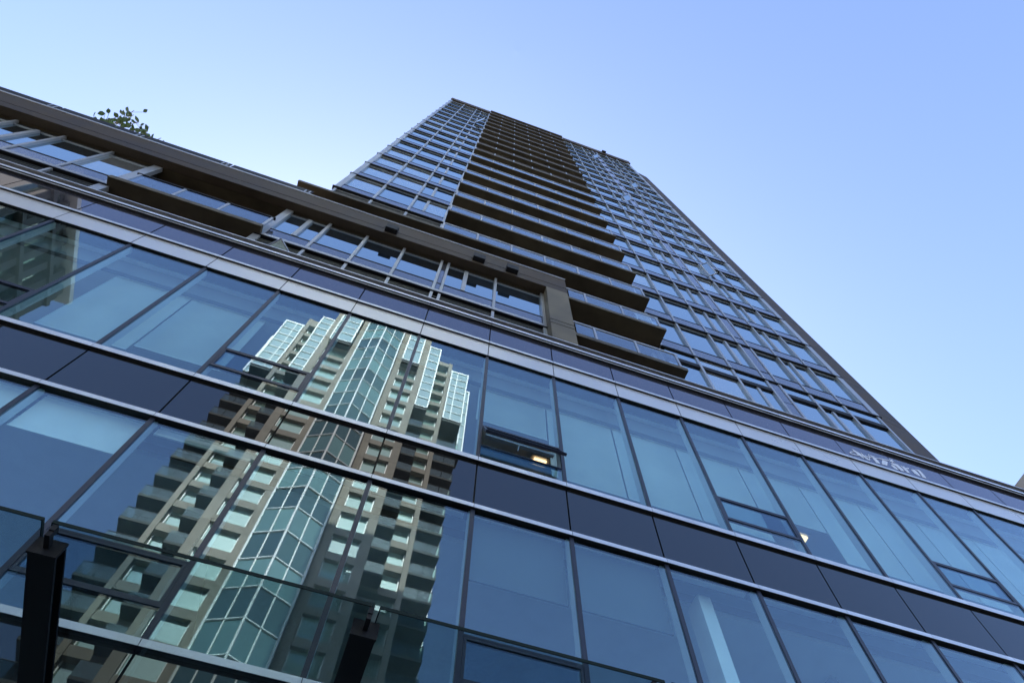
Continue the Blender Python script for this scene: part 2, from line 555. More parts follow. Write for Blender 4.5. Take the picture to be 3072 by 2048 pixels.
for x in (-.3253, .138, .3185):
    box('scupper_box', M['dark'], pod, (x - .031) * YF, (x + .031) * YF, YF - .16, YF - .002, uf(3.352), uf(3.415))

Zslab, Zsp0, Zsp1, Zg0, Zg1 = uw(2.742), uw(2.778), uw(2.862), uw(2.870), uw(3.150)
G2 = [(-.785, .016), (-.588, .0062), (-.407, .0062), (-.2235, .0062), (-.034, .0062), (.0003, .0062), (.240, .0062), (.481, .010)]
G1 = [(-1.402, .020), (-1.608, .0062), (-1.82, .0062), (-2.03, .0062), (-2.24, .0062), (-2.45, .0062), (-2.66, .0062), (-2.87, .0062)]
G1 = G1[::-1]
for grp in (G1, G2):
    xa, xb = grp[0][0] * YW, grp[-1][0] * YW
    for u, hw in grp:
        box('window_mullion', M['silver'], pod, (u - hw) * YW, (u + hw) * YW, YW, YW + .12, Zslab + .06, ZS)
        box('window_mullion', M['silver'], pod, (u - hw) * YW, (u + hw) * YW, YW + .02, YW + .15, 16.95, Zslab - .004)
    box('slab_fin', M['dark'], pod, xa - .08, xb + .06, YW - .012, YW + .2, Zslab, Zslab + .04)
    for (u0, h0), (u1, h1) in zip(grp, grp[1:]):
        a, b = (u0 + h0) * YW, (u1 - h1) * YW
        mid = b - a < .3
        box('sill_strip', M['silver'], pod, a, b, YW + .004, YW + .06, Zslab + .042, Zsp0)
        box('apron_panel', M['towerspan'], pod, a + .01, b - .01, YW + .03, YW + .05, Zsp0 + .004, Zsp1, jit=.001)
        box('sill_shadow', M['dark'], pod, a, b, YW + .02, YW + .08, Zsp1 + .003, Zg0)  # black strip drawn as the shadow line at the sill
        y = YW + .075
        if mid:
            box('apron_panel', M['towerspan'], pod, a + .01, b - .01, YW + .03, YW + .05, Zg0 + .02, Zg1, jit=.001)
        else:
            if (u0 in (-.785, .0003, -2.03)):
                c = a + (b - a) * (.55 if u0 < -.1 else .38)
                box('window_pane', M['towerglass'], pod, a, c - .06, y, y + .012, Zg0, Zg1, jit=.001)
                box('window_pane', M['towerglass'], pod, c + .06, b, y, y + .012, Zg0, Zg1, jit=.001)
                box('casement_frame', M['silver'], pod, c - .06, c + .06, YW + .01, y + .03, Zg0, Zg1 - .002)
            else:
                box('window_pane', M['towerglass'], pod, a, b, y, y + .012, Zg0, Zg1, jit=.001)
        box('head_bar', M['silver'], pod, a, b, YW + .05, YW + .10, Zg1 + .002, Zg1 + .035)
        box('head_panel', M['louver'], pod, a, b, y, y + .012, Zg1 + .037, ZS)
        # black louvres of the storey below, one rail across
        zr = uw(2.664)
        box('louver_rail', M['silver'], pod, a, b, YW + .03, YW + .068, zr - .022, zr + .022)
        n = 4 if not mid else 2
        for i in range(n):
            z = zr + .05 + (Zslab - zr - .08) * i / n
            o = box('louver_slat', M['louver'], pod, a, b, YW + .07, YW + .13, z, z + .07)
        for i in range(3):
            z = 16.98 + (zr - 17.0) * i / 3
            o = box('louver_slat', M['louver'], pod, a, b, YW + .07, YW + .13, z, z + .08)
    box('louver_back', M['dark'], pod, xa, xb, YW + .16, YW + .5, 16.9, ZS)
# little hopper window standing open in the louvres
hp = MB()
hx, hz = -.668 * YW, uw(2.617)
hp.bar((hx - .32, YW + .04, hz), (hx + .02, YW - .26, hz + .26), .022, 4)
hp.bar((hx + .02, YW - .26, hz + .26), (hx + .40, YW + .02, hz + .02), .022, 4)
hp.bar((hx + .40, YW + .02, hz + .02), (hx - .32, YW + .04, hz), .022, 4)
h = hp.build('hopper_frame', M['silver'], pod, 'small hopper window tilted open above the parapet cap')
hb = MB()
hb.v = [(hx - .30, YW + .03, hz + .01), (hx + .02, YW - .24, hz + .24), (hx + .38, YW + .01, hz + .03), (hx - .30, YW + .045, hz + .01), (hx + .02, YW - .225, hz + .24), (hx + .38, YW + .025, hz + .03)]
hb.f = [(0, 1, 2), (5, 4, 3), (0, 3, 4, 1), (1, 4, 5, 2), (2, 5, 3, 0)]
hb.build('hopper_pane', M['awnglass'], h)

# recessed balcony between the two window groups
BX0, BX1, BY = -8.75, -4.86, 6.05
zb0 = uw(2.744)
box('balcony_slab', M['soffit'], pod, BX0, BX1, BY + .012, 8.6, zb0, zb0 + .17)
box('balcony_edge', M['slabedge'], pod, BX0, BX1, BY, BY + .01, zb0 - .01, zb0 + .17)
box('recess_wall', M['brown'], pod, -9.0, -4.8, 8.6, 8.8, 16.9, ZS)
box('recess_side', M['brown'], pod, -9.0, -8.9, YW + .17, 8.6, 16.9, ZS)
box('recess_side', M['brown'], pod, -4.9, -4.8, YW + .17, 8.6, 16.9, ZS)
zr1 = U(3.018, BY)
xs = [-8.42, -7.24, -6.08, -4.90]
for a, b in zip(xs, xs[1:]):
    box('guard_pane', M['railglass'], pod, a + .03, b - .03, BY + .03, BY + .042, zb0 + .19, zr1 - .10, jit=.001)
for x in xs:
    box('guard_post', M['silver'], pod, x - .035, x + .035, BY + .02, BY + .08, zb0 + .172, zr1 - .03)
box('guard_rail', M['dark'], pod, xs[0] - .1, xs[-1] + .08, BY + .01, BY + .09, zr1 - .03, zr1 + .02)

# roof guard along the fascia
zr = uf(3.549) + .04
for i in range(8):
    b = -4.76 - i * 2.62
    a = b - 2.62
    box('roof_guard_panel', M['dark'], pod, a + .03, b - .03, YF + .012, YF + .04, zr + .11, zr + .50)  # glass guard coloured black for its shaded look from below
    box('roof_guard_rail', M['silver'], pod, a + .01, b - .01, YF - .005, YF + .06, zr + .012, zr + .085)
    for dx in (.10, .24):
        box('guard_bracket', M['silver'], pod, b - dx - .02, b - dx + .02, YF - .008, YF + .010, zr + .09, zr + .36)
box('roof_deck', M['brown'], pod, XL, XC1, YF + .31, 26, ZS + .31, ZS + .6)

# ------------------------------------------------------------------ tower
YT = 6.6
tow = thing('residential_tower', 'tall glass apartment tower with stacked brown balconies rising behind the podium', 'building', (5, YT, 17))
FH = .4455 * YT


def zf(k):
    return U(2.99, YT) + FH * k


NF = 19
LX = [-.733, -.5245, -.3185, -.105]
RX = [1.085, 1.262, 1.455, 1.6385, 1.709, 1.876, 2.0645, 2.258]
LXw = [u * YT for u in LX]
RXw = [u * YT for u in RX]
TOPZ = U(11.33, YT)
# dark bodies behind the glass
box('tower_body', M['dark'], tow, LXw[0] + .1, LXw[-1] - .05, YT + .16, 26, 21.4, TOPZ + .3)
box('tower_body', M['dark'], tow, 7.2, RXw[-1] + .1, YT + .16, 26, 17.0, TOPZ + .3)
box('tower_body', M['dark'], tow, LXw[-1], 7.15, 7.72, 26, 17.0, TOPZ + .2)
box('tower_side', M['silver'], tow, LXw[0] - .02, LXw[0] + .09, YT + .13, 26, 21.4, TOPZ)
open_panes = {(4, 'R', 5): 1, (9, 'R', 2): 1, (16, 'R', 2): 1, (14, 'L', 2): 1, (12, 'R', 5): 1}


def sash_open(k, a, b, z0, z1, hinge_top):
    """a casement swung out of the facade, its frame one mesh with a pane under it"""
    H = min(z1 - z0, 2.4 if k < 0 else 1.9)
    fr = MB()
    W = b - a
    for bx in ((0, W, 0, .05), (0, W, H - .05, H), (0, .05, .05, H - .05), (W - .05, W, .05, H - .05)):
        fr.box(bx[0], bx[1], -.03, .02, bx[2], bx[3])
    o = fr.build('open_casement', M['silver'], None, 'casement standing open')
    o.parent = tow
    o.location = Vector((a, YT - .02, z0 + .1)) - tow.location
    o.rotation_euler = (0, 0, -math.radians(38))
    p = bpy.data.objects.new('casement_pane', boxmesh(W - .1, .012, H - .1, M['towerglass']))
    p.location = (W / 2, 0, H / 2)
    link(p, o)


for side, X, kmin in (('L', LXw, 2), ('R', RXw, 0)):
    x0f = X[0] - (.16 if side == 'L' else 0)
    x1f = X[-1] + (.02 if side == 'L' else .16)
    for k in range(kmin, NF):
        z = zf(k)
        zt = zf(k + 1) if k < NF - 1 else TOPZ - .1
        box('floor_fin', M['dark'], tow, x0f, x1f, YT - .025, YT + .15, z, z + .07)
        box('fin_trim', M['silver'], tow, X[0], X[-1], YT + .005, YT + .06, z + .078, z + .17)
        for i in range(len(X) - 1):
            a, b = X[i] + .045, X[i + 1] - .045
            narrow = side == 'R' and i == 3
            box('apron_panel', M['towerspan'], tow, a, b, YT + .02, YT + .045, z + .174, z + .755, jit=.0012)
            box('sill_shadow', M['dark'], tow, a, b, YT + .01, YT + .10, z + .757, z + .80)  # black strip painting the sill shadow between apron and glass
            zg = zt - .005
            if narrow:
                box('apron_panel', M['towerspan'], tow, a, b, YT + .02, YT + .045, z + .82, zg, jit=.0012)
                continue
            yg = YT + .085
            parts = [(a, b)]
            if (side == 'R' and i in (2, 5)) or (side == 'L' and i == 2):
                c = {2: 1.553, 5: 1.950}[i] * YT if side == 'R' else -.2385 * YT
                parts = [(a, c - .05), (c + .05, b)]
                box('casement_frame', M['silver'], tow, c - .05, c + .05, YT + .03, yg + .03, z + .802, zg - .05)
            for j, (pa, pb) in enumerate(parts):
                box('window_pane', M['towerglass'], tow, pa, pb, yg, yg + .012, z + .80, zg, jit=.0016)
            if (k, side, i) in open_panes:
                pa, pb = parts[1] if i == 2 else parts[0]
                sash_open(k, pa, pb, z + .80, zg, False)
            box('head_bar', M['silver'], tow, a, b, yg - .03, yg - .003, zg - .035, zg - .004)
        for i, x in enumerate(X):
            hw = .04
            if side == 'L' and i == 0:
                box('corner_cover', M['silver'], tow, x - .10, x + .10, YT - .01, YT + .12, z + .08, zt - .005)
                continue
            if side == 'R' and i == len(X) - 1:
                box('corner_cover', M['silver'], tow, x - .12, x + .13, YT - .01, YT + .14, z + .08, zt - .005)
                continue
            if side == 'L' and i == len(X) - 1:
                hw = .05
            box('mullion', M['silver'], tow, x - hw, x + hw, YT - .005, YT + .13, z + .08, zt - .005)
# storey glass between podium cap and first fin, right side
for i in range(len(RXw) - 1):
    a, b = RXw[i] + .045, RXw[i + 1] - .045
    zt0, zt1 = U(2.868, YT), U(2.905, YT)
    if i == 3:
        box('apron_panel', M['towerspan'], tow, a, b, YT + .02, YT + .045, 16.9, zt0 - .6, jit=.001)
        box('apron_panel', M['towerspan'], tow, a, b, YT + .02, YT + .045, zt0 - .56, zf(0) - .004, jit=.001)
        continue
    parts = [(a, b)]
    if i in (2, 5):
        c = {2: 1.553, 5: 1.950}[i] * YT
        parts = [(a, c - .05), (c + .05, b)]
        box('casement_frame', M['silver'], tow, c - .05, c + .05, YT + .03, YT + .16, 16.9, zt0 - .004)
    for pa, pb in parts:
        box('window_pane', M['towerglass'], tow, pa, pb, YT + .065, YT + .077, 16.9, zt0, jit=.0015)
    box('window_pane', M['towerglass'], tow, a, b, YT + .030, YT + .042, zt1, zf(0) - .004, jit=.0015)
    box('transom', M['dark'], tow, a, b, YT + .005, YT + .064, zt0, zt1 - .02)
    box('head_bar', M['silver'], tow, a, b, YT + .003, YT + .062, zt1 - .018, zt1)
for x in RXw[1:]:
    box('mullion', M['silver'], tow, x - .045, x + .045, YT - .005, YT + .128, 16.9, zf(0) - .004)
# dark glazed strip under the first left fin
box('louver_panel', M['louver'], tow, LXw[0], LXw[-1], YT + .09, YT + .11, zf(1) + .2, zf(2) - .004)
box('head_bar', M['silver'], tow, LXw[0], LXw[-1], YT + .05, YT + .088, zf(2) - .17, zf(2) - .13)
for x in LXw:
    box('mullion', M['silver'], tow, x - .045, x + .045, YT + .02, YT + .12, zf(1) + .2, zf(2) - .13)

# angled brown pier at the right corner, one panel course after another
PX0, PX1, PY0, PY1 = RXw[-1] + .135, 16.24, YT + .03, 6.78
for k in range(-2, 17):
    z = zf(k)
    for z0, z1 in ((z + .02, z + .50), (z + .52, z + FH)):
        z0 = max(z0, 16.6)
        mb = MB().quad8([(PX0, PY0, z0), (PX1, PY1, z0), (PX1, PY1 + 3, z0), (PX0, PY0 + .5, z0), (PX0, PY0, z1), (PX1, PY1, z1), (PX1, PY1 + 3, z1), (PX0, PY0 + .5, z1)])
        mb.build('pier_panel', M['brown'], tow)
MB().quad8([(PX0 + .02, PY0 + .03, 16.6), (PX1 - .02, PY1 + .03, 16.6), (PX1 - .02, PY1 + 2.9, 16.6), (PX0 + .02, PY0 + .5, 16.6), (PX0 + .02, PY0 + .03, zf(17)), (PX1 - .02, PY1 + .03, zf(17)), (PX1 - .02, PY1 + 2.9, zf(17)), (PX0 + .02, PY0 + .5, zf(17))]).build('pier_core', M['dark'], tow)

# balcony stack
YB = 6.08
SX0, SX1 = -.635, 7.10
zs = lambda j: 18.45 + FH * j
for j in range(0, 20):
    z = zs(j)
    x0 = XC1 + .02 if j <= 1 else (-5.55 if j == 2 else SX0)
    y0 = YB
    lab = None
    box('balcony_slab', M['soffit'], tow, x0, SX1, y0 + .012, 7.7, z, z + .17)
    box('slab_edge', M['slabedge'], tow, x0 - .004, SX1 + .004, y0, y0 + .01, z - .006, z + .176)
    if j == 19:
        continue
    zt = z + .17
    rx0 = SX0 + .05 if j > 1 else XC1 + .06
    posts = [SX0 + .05 + 1.2556 * i for i in range(7)]
    posts = [p for p in posts if p > rx0 - .01]
    for p in posts:
        box('guard_post', M['silver'], tow, p - .035, p + .035, y0 + .02, y0 + .085, zt + .008, zt + .86)
    ends = posts if j > 1 else [rx0] + posts
    for a, b in zip(ends, ends[1:]):
        if b - a > .2:
            box('guard_pane', M['railglass' if j < 9 else 'brown'], tow, a + .045, b - .045, y0 + .035, y0 + .047, zt + .02, zt + .80, jit=.0015)
    box('guard_rail', M['strip' if j < 9 else 'brown'], tow, rx0 - .03, SX1 - .08, y0 + .015, y0 + .09, zt + .862, zt + .905)
    # glazing at the back of the balcony
    for a, b in ((-.5, 1.9), (2.0, 4.4), (4.5, 7.0)):
        if b > x0:
            box('recessed_pane', M['towerglass'], tow, max(a, x0), b, 7.60, 7.612, zt + .05, zt + FH - .25, jit=.001)
    for p in (.72, 3.2, 5.8):
        if p > x0 and j > 1:
            box('back_post', M['silver'], tow, p - .04, p + .04, 7.52, 7.58, zt + .02, zt + FH - .2)
    if 1 <= j <= 5:
        box('divider_post', M['silver'], tow, 3.50, 3.56, YB + .10, YB + .16, zt + .01, zt + 1.25)
box('return_wall', M['silver'], tow, 7.12, 7.18, YT + .16, 7.6, 17, TOPZ)
box('return_wall', M['silver'], tow, LXw[-1] - .04, LXw[-1] + .02, YT + .14, 7.6, 21.5, TOPZ)
for x in (7.02,):
    box('back_post', M['silver'], tow, x - .09, x + .05, 6.9, 7.0, 18.7, 21.3)

# roof parapet
zp0, zp1 = TOPZ, U(11.52, YT)
for a, b in ((LXw[0] - .12, -.62), (7.02, RXw[-1] + .32)):
    box('roof_parapet', M['brown'], tow, a, b, YT - .10, YT + .6, zp0 + .02, zp1)
    box('parapet_coping', M['strip'], tow, a - .02, b + .02, YT - .13, YT + .62, zp1 + .003, zp1 + .05)
    box('top_storey_panel', M['louver'], tow, a + .15, b - .2, YT + .14, YT + .16, zf(18) + .9, zp0)
box('roof_parapet', M['brown'], tow, -.6, 7.0, 7.0, 7.6, zs(19) + .18, zp1 - .3)
box('roof_light', M['dark'], tow, 12.0, 12.45, YT - .32, YT - .12, zp1 - .25, zp1 - .02)
for x in (-3.2, -3.0, 7.15, 7.3, 7.5, 9.3, 9.45, 9.75, -4.1):
    MB().bar((x, YT + .1, zp1 + .05), (x + random.uniform(-.12, .12), YT + .1, zp1 + .75), .03, 5).build('roof_spike', M['dark'], tow)

# chair on the second balcony from the bottom
zc = zs(1) + .17
ch = thing('patio_chair', 'white patio chair behind the glass guard of a low balcony', 'chair', (6.5, 6.42, zc))
for x in (6.25, 6.78):
    for y in (6.19, 6.62):
        MB().bar((x, y, zc), (x, y, zc + (.44 if y > 6.5 else .92)), .022, 6).build('leg', M['plastic'], ch)
MB().box(6.22, 6.81, 6.215, 6.64, zc + .42, zc + .46).build('seat', M['plastic'], ch)
bk = MB()
for i in range(4):
    bk.box(6.275, 6.755, 6.18, 6.20, zc + .53 + i * .10, zc + .57 + i * .10)
bk.build('backrest', M['plastic'], ch)
for x in (6.25, 6.78):
    MB().box(x - .03, x + .03, 6.215, 6.60, zc + .64, zc + .67).build('armrest', M['plastic'], ch)

# ------------------------------------------------------------------ lettering on the parapet panel
CX0, CY0, CS = 2500.0, 1300.0, 6.72
ys = YP - .052


def onplane(px, py, y):
    d = RT * ((px - 1536) / FPX) + DN * ((py - 1024) / FPX) + fw
    d *= y / d.y
    return d.x, 1.6 + d.z


def sp(pts):
    return [onplane(CX0 + a / CS, CY0 + b / CS, ys) for a, b in pts]


sg = thing('shop_lettering', 'pale shop lettering with a long swoosh and star on the dark parapet panel', 'sign', (11.9, ys, 16.1))
glyphs = [
    [(372, 305), (450, 352), (540, 400), (585, 445), (612, 495), (560, 462), (480, 408), (425, 362)],
    [(552, 382), (600, 425), (650, 470), (690, 490), (735, 525), (748, 545), (690, 520), (625, 480), (590, 440)],
    [(598, 492), (640, 432), (652, 436), (614, 498)],
    [(736, 542), (704, 412), (716, 414), (750, 545)],
    [(745, 434), (826, 462), (832, 474), (752, 452)],
    [(780, 474), (858, 502), (905, 548), (948, 606), (868, 584), (828, 536)],
    [(988, 530), (1092, 566), (1086, 642), (978, 610)],
    [(1150, 596), (1210, 596), (1290, 622), (1350, 668), (1400, 712), (1428, 755), (1362, 738), (1310, 690), (1262, 652), (1205, 622)],
    [(1162, 624), (1215, 640), (1260, 672), (1320, 718), (1272, 716), (1212, 686)],
    [(1368, 654), (1425, 668), (1480, 716), (1520, 760), (1552, 796), (1488, 776), (1444, 736), (1408, 694)],
    [(1450, 688), (1520, 690), (1530, 706), (1490, 712), (1462, 704)],
    [(1568, 724), (1640, 730), (1700, 782), (1762, 856), (1712, 842), (1640, 800)],
    [(1650, 716), (1735, 738), (1790, 790), (1840, 846), (1880, 898), (1806, 876), (1762, 812), (1712, 756)],
    [(1122, 505), (1150, 528), (1190, 520), (1188, 546), (1248, 576), (1196, 562), (1205, 582), (1168, 560), (1130, 560), (1150, 544)],
]
for gl in glyphs:
    cx, cz = sum(p[0] for p in gl) / len(gl), sum(p[1] for p in gl) / len(gl)
    gl = [(cx + (a - cx) * 1.02, cz + (b - cz) * 1.05) for a, b in gl]
    MB().poly(sp(gl), ys, ys + .006).build('letter_stroke', M['sign'], sg)
sw = [(462, 372), (400, 362), (340, 372), (330, 380), (350, 398), (430, 422), (530, 440), (620, 456), (700, 470), (760, 476), (850, 488), (940, 506), (1040, 524), (1130, 540)]
swo = MB()
for i in range(len(sw) - 1):
    (a, b), (c, d) = sw[i], sw[i + 1]
    L = math.hypot(c - a, d - b)
    nx, ny = -(d - b) / L * 6, (c - a) / L * 6
    swo.poly(sp([(a + nx, b + ny), (c + nx, d + ny), (c - nx, d - ny), (a - nx, b - ny)]), ys - .003 - .0002 * (i % 2), ys + .006)
swo.build('swoosh', M['sign'], sg)

# ------------------------------------------------------------------ roof plants
def leaf(mb, p, d, n, L, W):
    d = d.normalized()
    s = d.cross(n)
    if s.length < 1e-3:
        s = d.orthogonal()
    s.normalize()
    nn = s.cross(d)
    b = len(mb.v)
    pr = [(0, 0), (.28, .85), (.55, 1), (.8, .55), (1, 0)]
    top = [p + d * (t * L) + s * (w * W / 2) + nn * (.06 * L * math.sin(t * 3)) for t, w in pr]
    bot = [p + d * (t * L) - s * (w * W / 2) + nn * (.06 * L * math.sin(t * 3)) for t, w in pr[1:-1]]
    mb.v += [tuple(q) for q in top + bot]
    mb.f += [(b, b + 1, b + 5), (b + 1, b + 2, b + 6, b + 5), (b + 2, b + 3, b + 7, b + 6), (b + 3, b + 4, b + 7)]


ZR = ZS + .6
shrubs = [
    (-11.55, 'round leaved roof shrub, widest and leftmost above the guard', [((-11.9, 23.2), 1), ((-11.95, 23.75), 1), ((-11.6, 23.4), 1), ((-11.2, 22.9), .6)], 36),
    (-11.05, 'tallest leafy roof shrub standing upright above the guard', [((-12.2, 25.3), 1), ((-11.9, 24.7), 1.2), ((-11.4, 24.0), 1.2), ((-10.9, 23.1), 1)], 76),
    (-10.45, 'low bushy roof shrub right of the tallest one', [((-10.70, 23.15), .8), ((-10.35, 22.85), 1)], 26),
    (-9.95, 'smallest roof shrub of two leaves, rightmost above the guard', [((-9.95, 22.78), .8), ((-10.13, 22.95), .6)], 4),
]
rs = random.Random(11)
for i, (bx, lab, tips, n) in enumerate(shrubs):
    t = thing('roof_shrub', lab, 'shrub', (bx, 6.25, ZR), 'shrubs on the podium roof')
    st, lv = MB(), MB()
    base = Vector((bx, 6.3, ZR))  # on the roof deck
    for (tx, tz), s in tips:
        tip = Vector((tx, 6.25, tz + 1.6))
        st.bar(base, tip, .012, 5)
        m = max(2, int(n / len(tips)))
        for q in range(m):
            f = 1.02 - .60 * rs.random()
            q0 = base.lerp(tip, max(.3, f - .06))
            p = base.lerp(tip, f) + Vector((rs.gauss(0, .10), rs.gauss(0, .12), rs.gauss(0, .09)))
            st.bar(q0, p, .006, 4)
            d = Vector((rs.gauss(0, 1), rs.gauss(0, 1), rs.gauss(.1, .7)))
            nv = Vector((rs.gauss(0, .5), -.6 + rs.gauss(0, .5), -.9))
            L = rs.uniform(.13, .24)
            leaf(lv, p, d, nv, L, L * rs.uniform(.5, .72))
    st.build('stem', M['stem'], t)
    lv.build('foliage', M['leaf'], t)

# ------------------------------------------------------------------ glass canopy overhead
ZC = 4.10
can = thing('glass_canopy', 'glass street canopy on black steel beams over the camera', 'canopy', (0, 4, 4))
gy0 = 1.0165 * 2.5
pitch = 1.536
for i in range(-6, 9):
    a = -1.3505 + i * pitch
    b = a + 1.496
    mb = MB().box(a + .006, b - .006, gy0 + .006, 5.8, ZC, ZC + .016)
    p = mb.build('canopy_pane', M['canopyglass'], can)
    e = MB().box(a, b, gy0, gy0 + .005, ZC - .001, ZC + .018).box(a, a + .005, gy0 + .0055, 5.8, ZC - .001, ZC + .018).box(b - .005, b, gy0 + .0055, 5.8, ZC - .001, ZC + .018)
    e.build('pane_edge', M['glassedge'], p)
for i in range(-6, 9):
    x = -1.327 + i * 1.4745
    bm_ = MB().box(x - .06, x + .06, 2.645, YP - .02, 4.0, 4.014).box(x - .008, x + .008, 2.66, YP - .02, 4.015, 4.075).box(x - .06, x + .06, 2.66, YP - .02, 4.076, 4.088)
    o = bm_.build('canopy_beam', M['dark'], can)
    MB().box(x - .065, x + .065, 2.63, 2.644, 3.995, 4.092).build('beam_end_plate', M['dark'], o)
    MB().box(x - .012, x + .012, 2.55, 2.629, 4.03, 4.06).box(x - .012, x + .012, 2.545, 2.58, 4.061, 4.098).build('glass_clamp', M['dark'], o)

# ------------------------------------------------------------------ neighbour at the far right
nb = thing('neighbour_building', 'brown building with pale roof coping showing at the right edge', 'building', (34, 12, 0))
box('wall', M['brown'], nb, 22.4, 46, 6.9, 26, 0, 22.2)
box('roof_coping', M['silver'], nb, 22.1, 46.2, 6.7, 26.2, 22.21, 22.6)
for i in range(6):
    box('window', M['towerglass'], nb, 24 + i * 3.4, 26.2 + i * 3.4, 6.85, 6.95, 18.6, 20.8)

# ------------------------------------------------------------------ tower across the street (seen mirrored in the podium glass)
VO = 2 * YP
opp = thing('concrete_apartment_tower', 'stepped concrete apartment tower with aqua bay windows reflected in the podium glass', 'building', (-5.4, VO - 40, 0))
C = -5.38
OF = 2.79


def ob(name, m, x0, x1, v0, v1, z0, z1, parent=opp, jit=0):
    return box(name, m, parent, x0, x1, VO - v1, VO - v0, z0, z1, jit)


def zC(j):                     # bottom of window j in the middle columns
    return 1.6 + 38.5 * .8 + OF * j


J0, J1 = -3, 22
Z0 = zC(J0) - .8
# solid body
ob('body', M['conc'], C - 12.3, C + 12.3, 43.0, 60, 0, 80)
ob('body', M['conc'], C - 9.9, C + 9.9, 41.5, 60, 0, 86.3)
ob('body', M['conc'], C - 6.3, C + 6.3, 39.2, 60, 0, 86.5)
ob('lower_block', M['conc'], C - 12.5, C + 12.5, 38.2, 43.0, 0, Z0)
tops = {1: 89, 2: 88.2, 3: 81.5}
for s in (-1, 1):
    for off0, off1, v0, v1, top in ((2.42, 3.16, 38.17, 39.4, 87.6), (5.62, 6.40, 38.17, 41.2, 88.9 if s < 0 else 86.8), (9.53, 10.0, 40.3, 43, 86.6 if s < 0 else 85.7)):
        x0, x1 = sorted((C + s * off0, C + s * off1))
        z = Z0
        while z < top - .05:
            z1 = min(z + OF, top)
            ob('pilaster', M['conc'], x0, x1, v0, v1, z, z1 - .018)
            z = z1
    for j in range(J0, J1):
        zb = zC(j)
        # middle column: wide window between two pilasters
        x0, x1 = sorted((C + s * 3.18, C + s * 5.61))
        if zb < 87:
            ob('spandrel', M['conc'], x0, x1, 38.21, 39.1, zb - .80, zb - .02)
        if zb < 76:
            ob('window', M['oppglass'], x0 + .07, x1 - .07, 38.55, 38.6, zb + .03, zb + 1.97, jit=.002)
            fr = MB()
            for bx in ((x0 + .0, x0 + .09), (x1 - .09, x1 - .0)):
                fr.box(bx[0], bx[1], VO - 38.62, VO - 38.45, zb, zb + 1.99)
            fr.box(x0, x1, VO - 38.62, VO - 38.45, zb - .018, zb + .06)
            fr.build('window_frame', M['white_frame'], opp)
        # recess: window outside, little balcony inside
        if zb < 83:
            x0, x1 = sorted((C + s * 6.42, C + s * 9.51))
            ob('spandrel', M['conc'], x0, x1, 40.36, 41.9, zb - .80, zb - .02)
            w0, w1 = sorted((C + s * 8.05, C + s * 9.50))
            ob('window', M['oppglass'], w0 + .07, w1 - .05, 40.95, 41.0, zb + .03, zb + 1.97, jit=.002)
            fr = MB()
            e = w0 if s < 0 else w1 - .08
            fr.box(e, e + .10, VO - 41.05, VO - 40.85, zb, zb + 1.99).box(w0, w1, VO - 41.05, VO - 40.85, zb - .018, zb + .03)
            fr.build('window_frame', M['white_frame'], opp)
            if zb < 66.5:
                b0, b1 = sorted((C + s * 6.42, C + s * 7.95))
                ob('balcony_slab', M['concdark'], b0, b1, 39.0, 41.5, zb - .35, zb - .12)
                ob('balcony_back', M['concdark'], b0, b1, 41.3, 41.9, zb - .1, zb + 2.0)
                ob('balcony_glass', M['opprail'], b0 + .03, b1 - .03, 39.02, 39.04, zb - .10, zb + .95)
                ob('balcony_glass', M['opprail'], (b0 if s < 0 else b1 - .02), (b0 + .02 if s < 0 else b1), 39.06, 40.4, zb - .10, zb + .95)
        # side balconies
        if zb < 68.5:
            b0, b1 = sorted((C + s * 10.02, C + s * 12.45))
            ob('balcony_slab', M['concdark'], b0, b1, 40.6, 43.2, zb - .35, zb - .10)
            ob('balcony_back', M['concdark'], min(b0, b1), max(b0, b1) - .0, 42.6, 42.9, zb - .08, zb + 2.42)
            mid = (b0 + b1) / 2
            for p0, p1 in ((b0 + .02, mid - .03), (mid + .03, b1 - .02)):
                ob('balcony_glass', M['opprail'], p0, p1, 40.62, 40.64, zb - .08, zb + 1.0)
            e0 = b0 if s < 0 else b1 - .02
            ob('balcony_glass', M['opprail'], e0, e0 + .02, 40.66, 42.5, zb - .08, zb + 1.0)
            ob('rail', M['concdark'], b0, b1, 40.59, 40.65, zb + 1.003, zb + 1.04)

for s in (-1, 1):
    x0, x1 = sorted((C + s * 6.42, C + s * 9.51))
    ob('crown_parapet', M['conc'], x0, x1, 40.34, 42.0, zC(18) + 2.0, 86.4 if s < 0 else 85.5)
    x0, x1 = sorted((C + s * 3.18, C + s * 5.61))
    ob('crown_parapet', M['conc'], x0, x1, 38.24, 39.1, 85.0, 87.2)

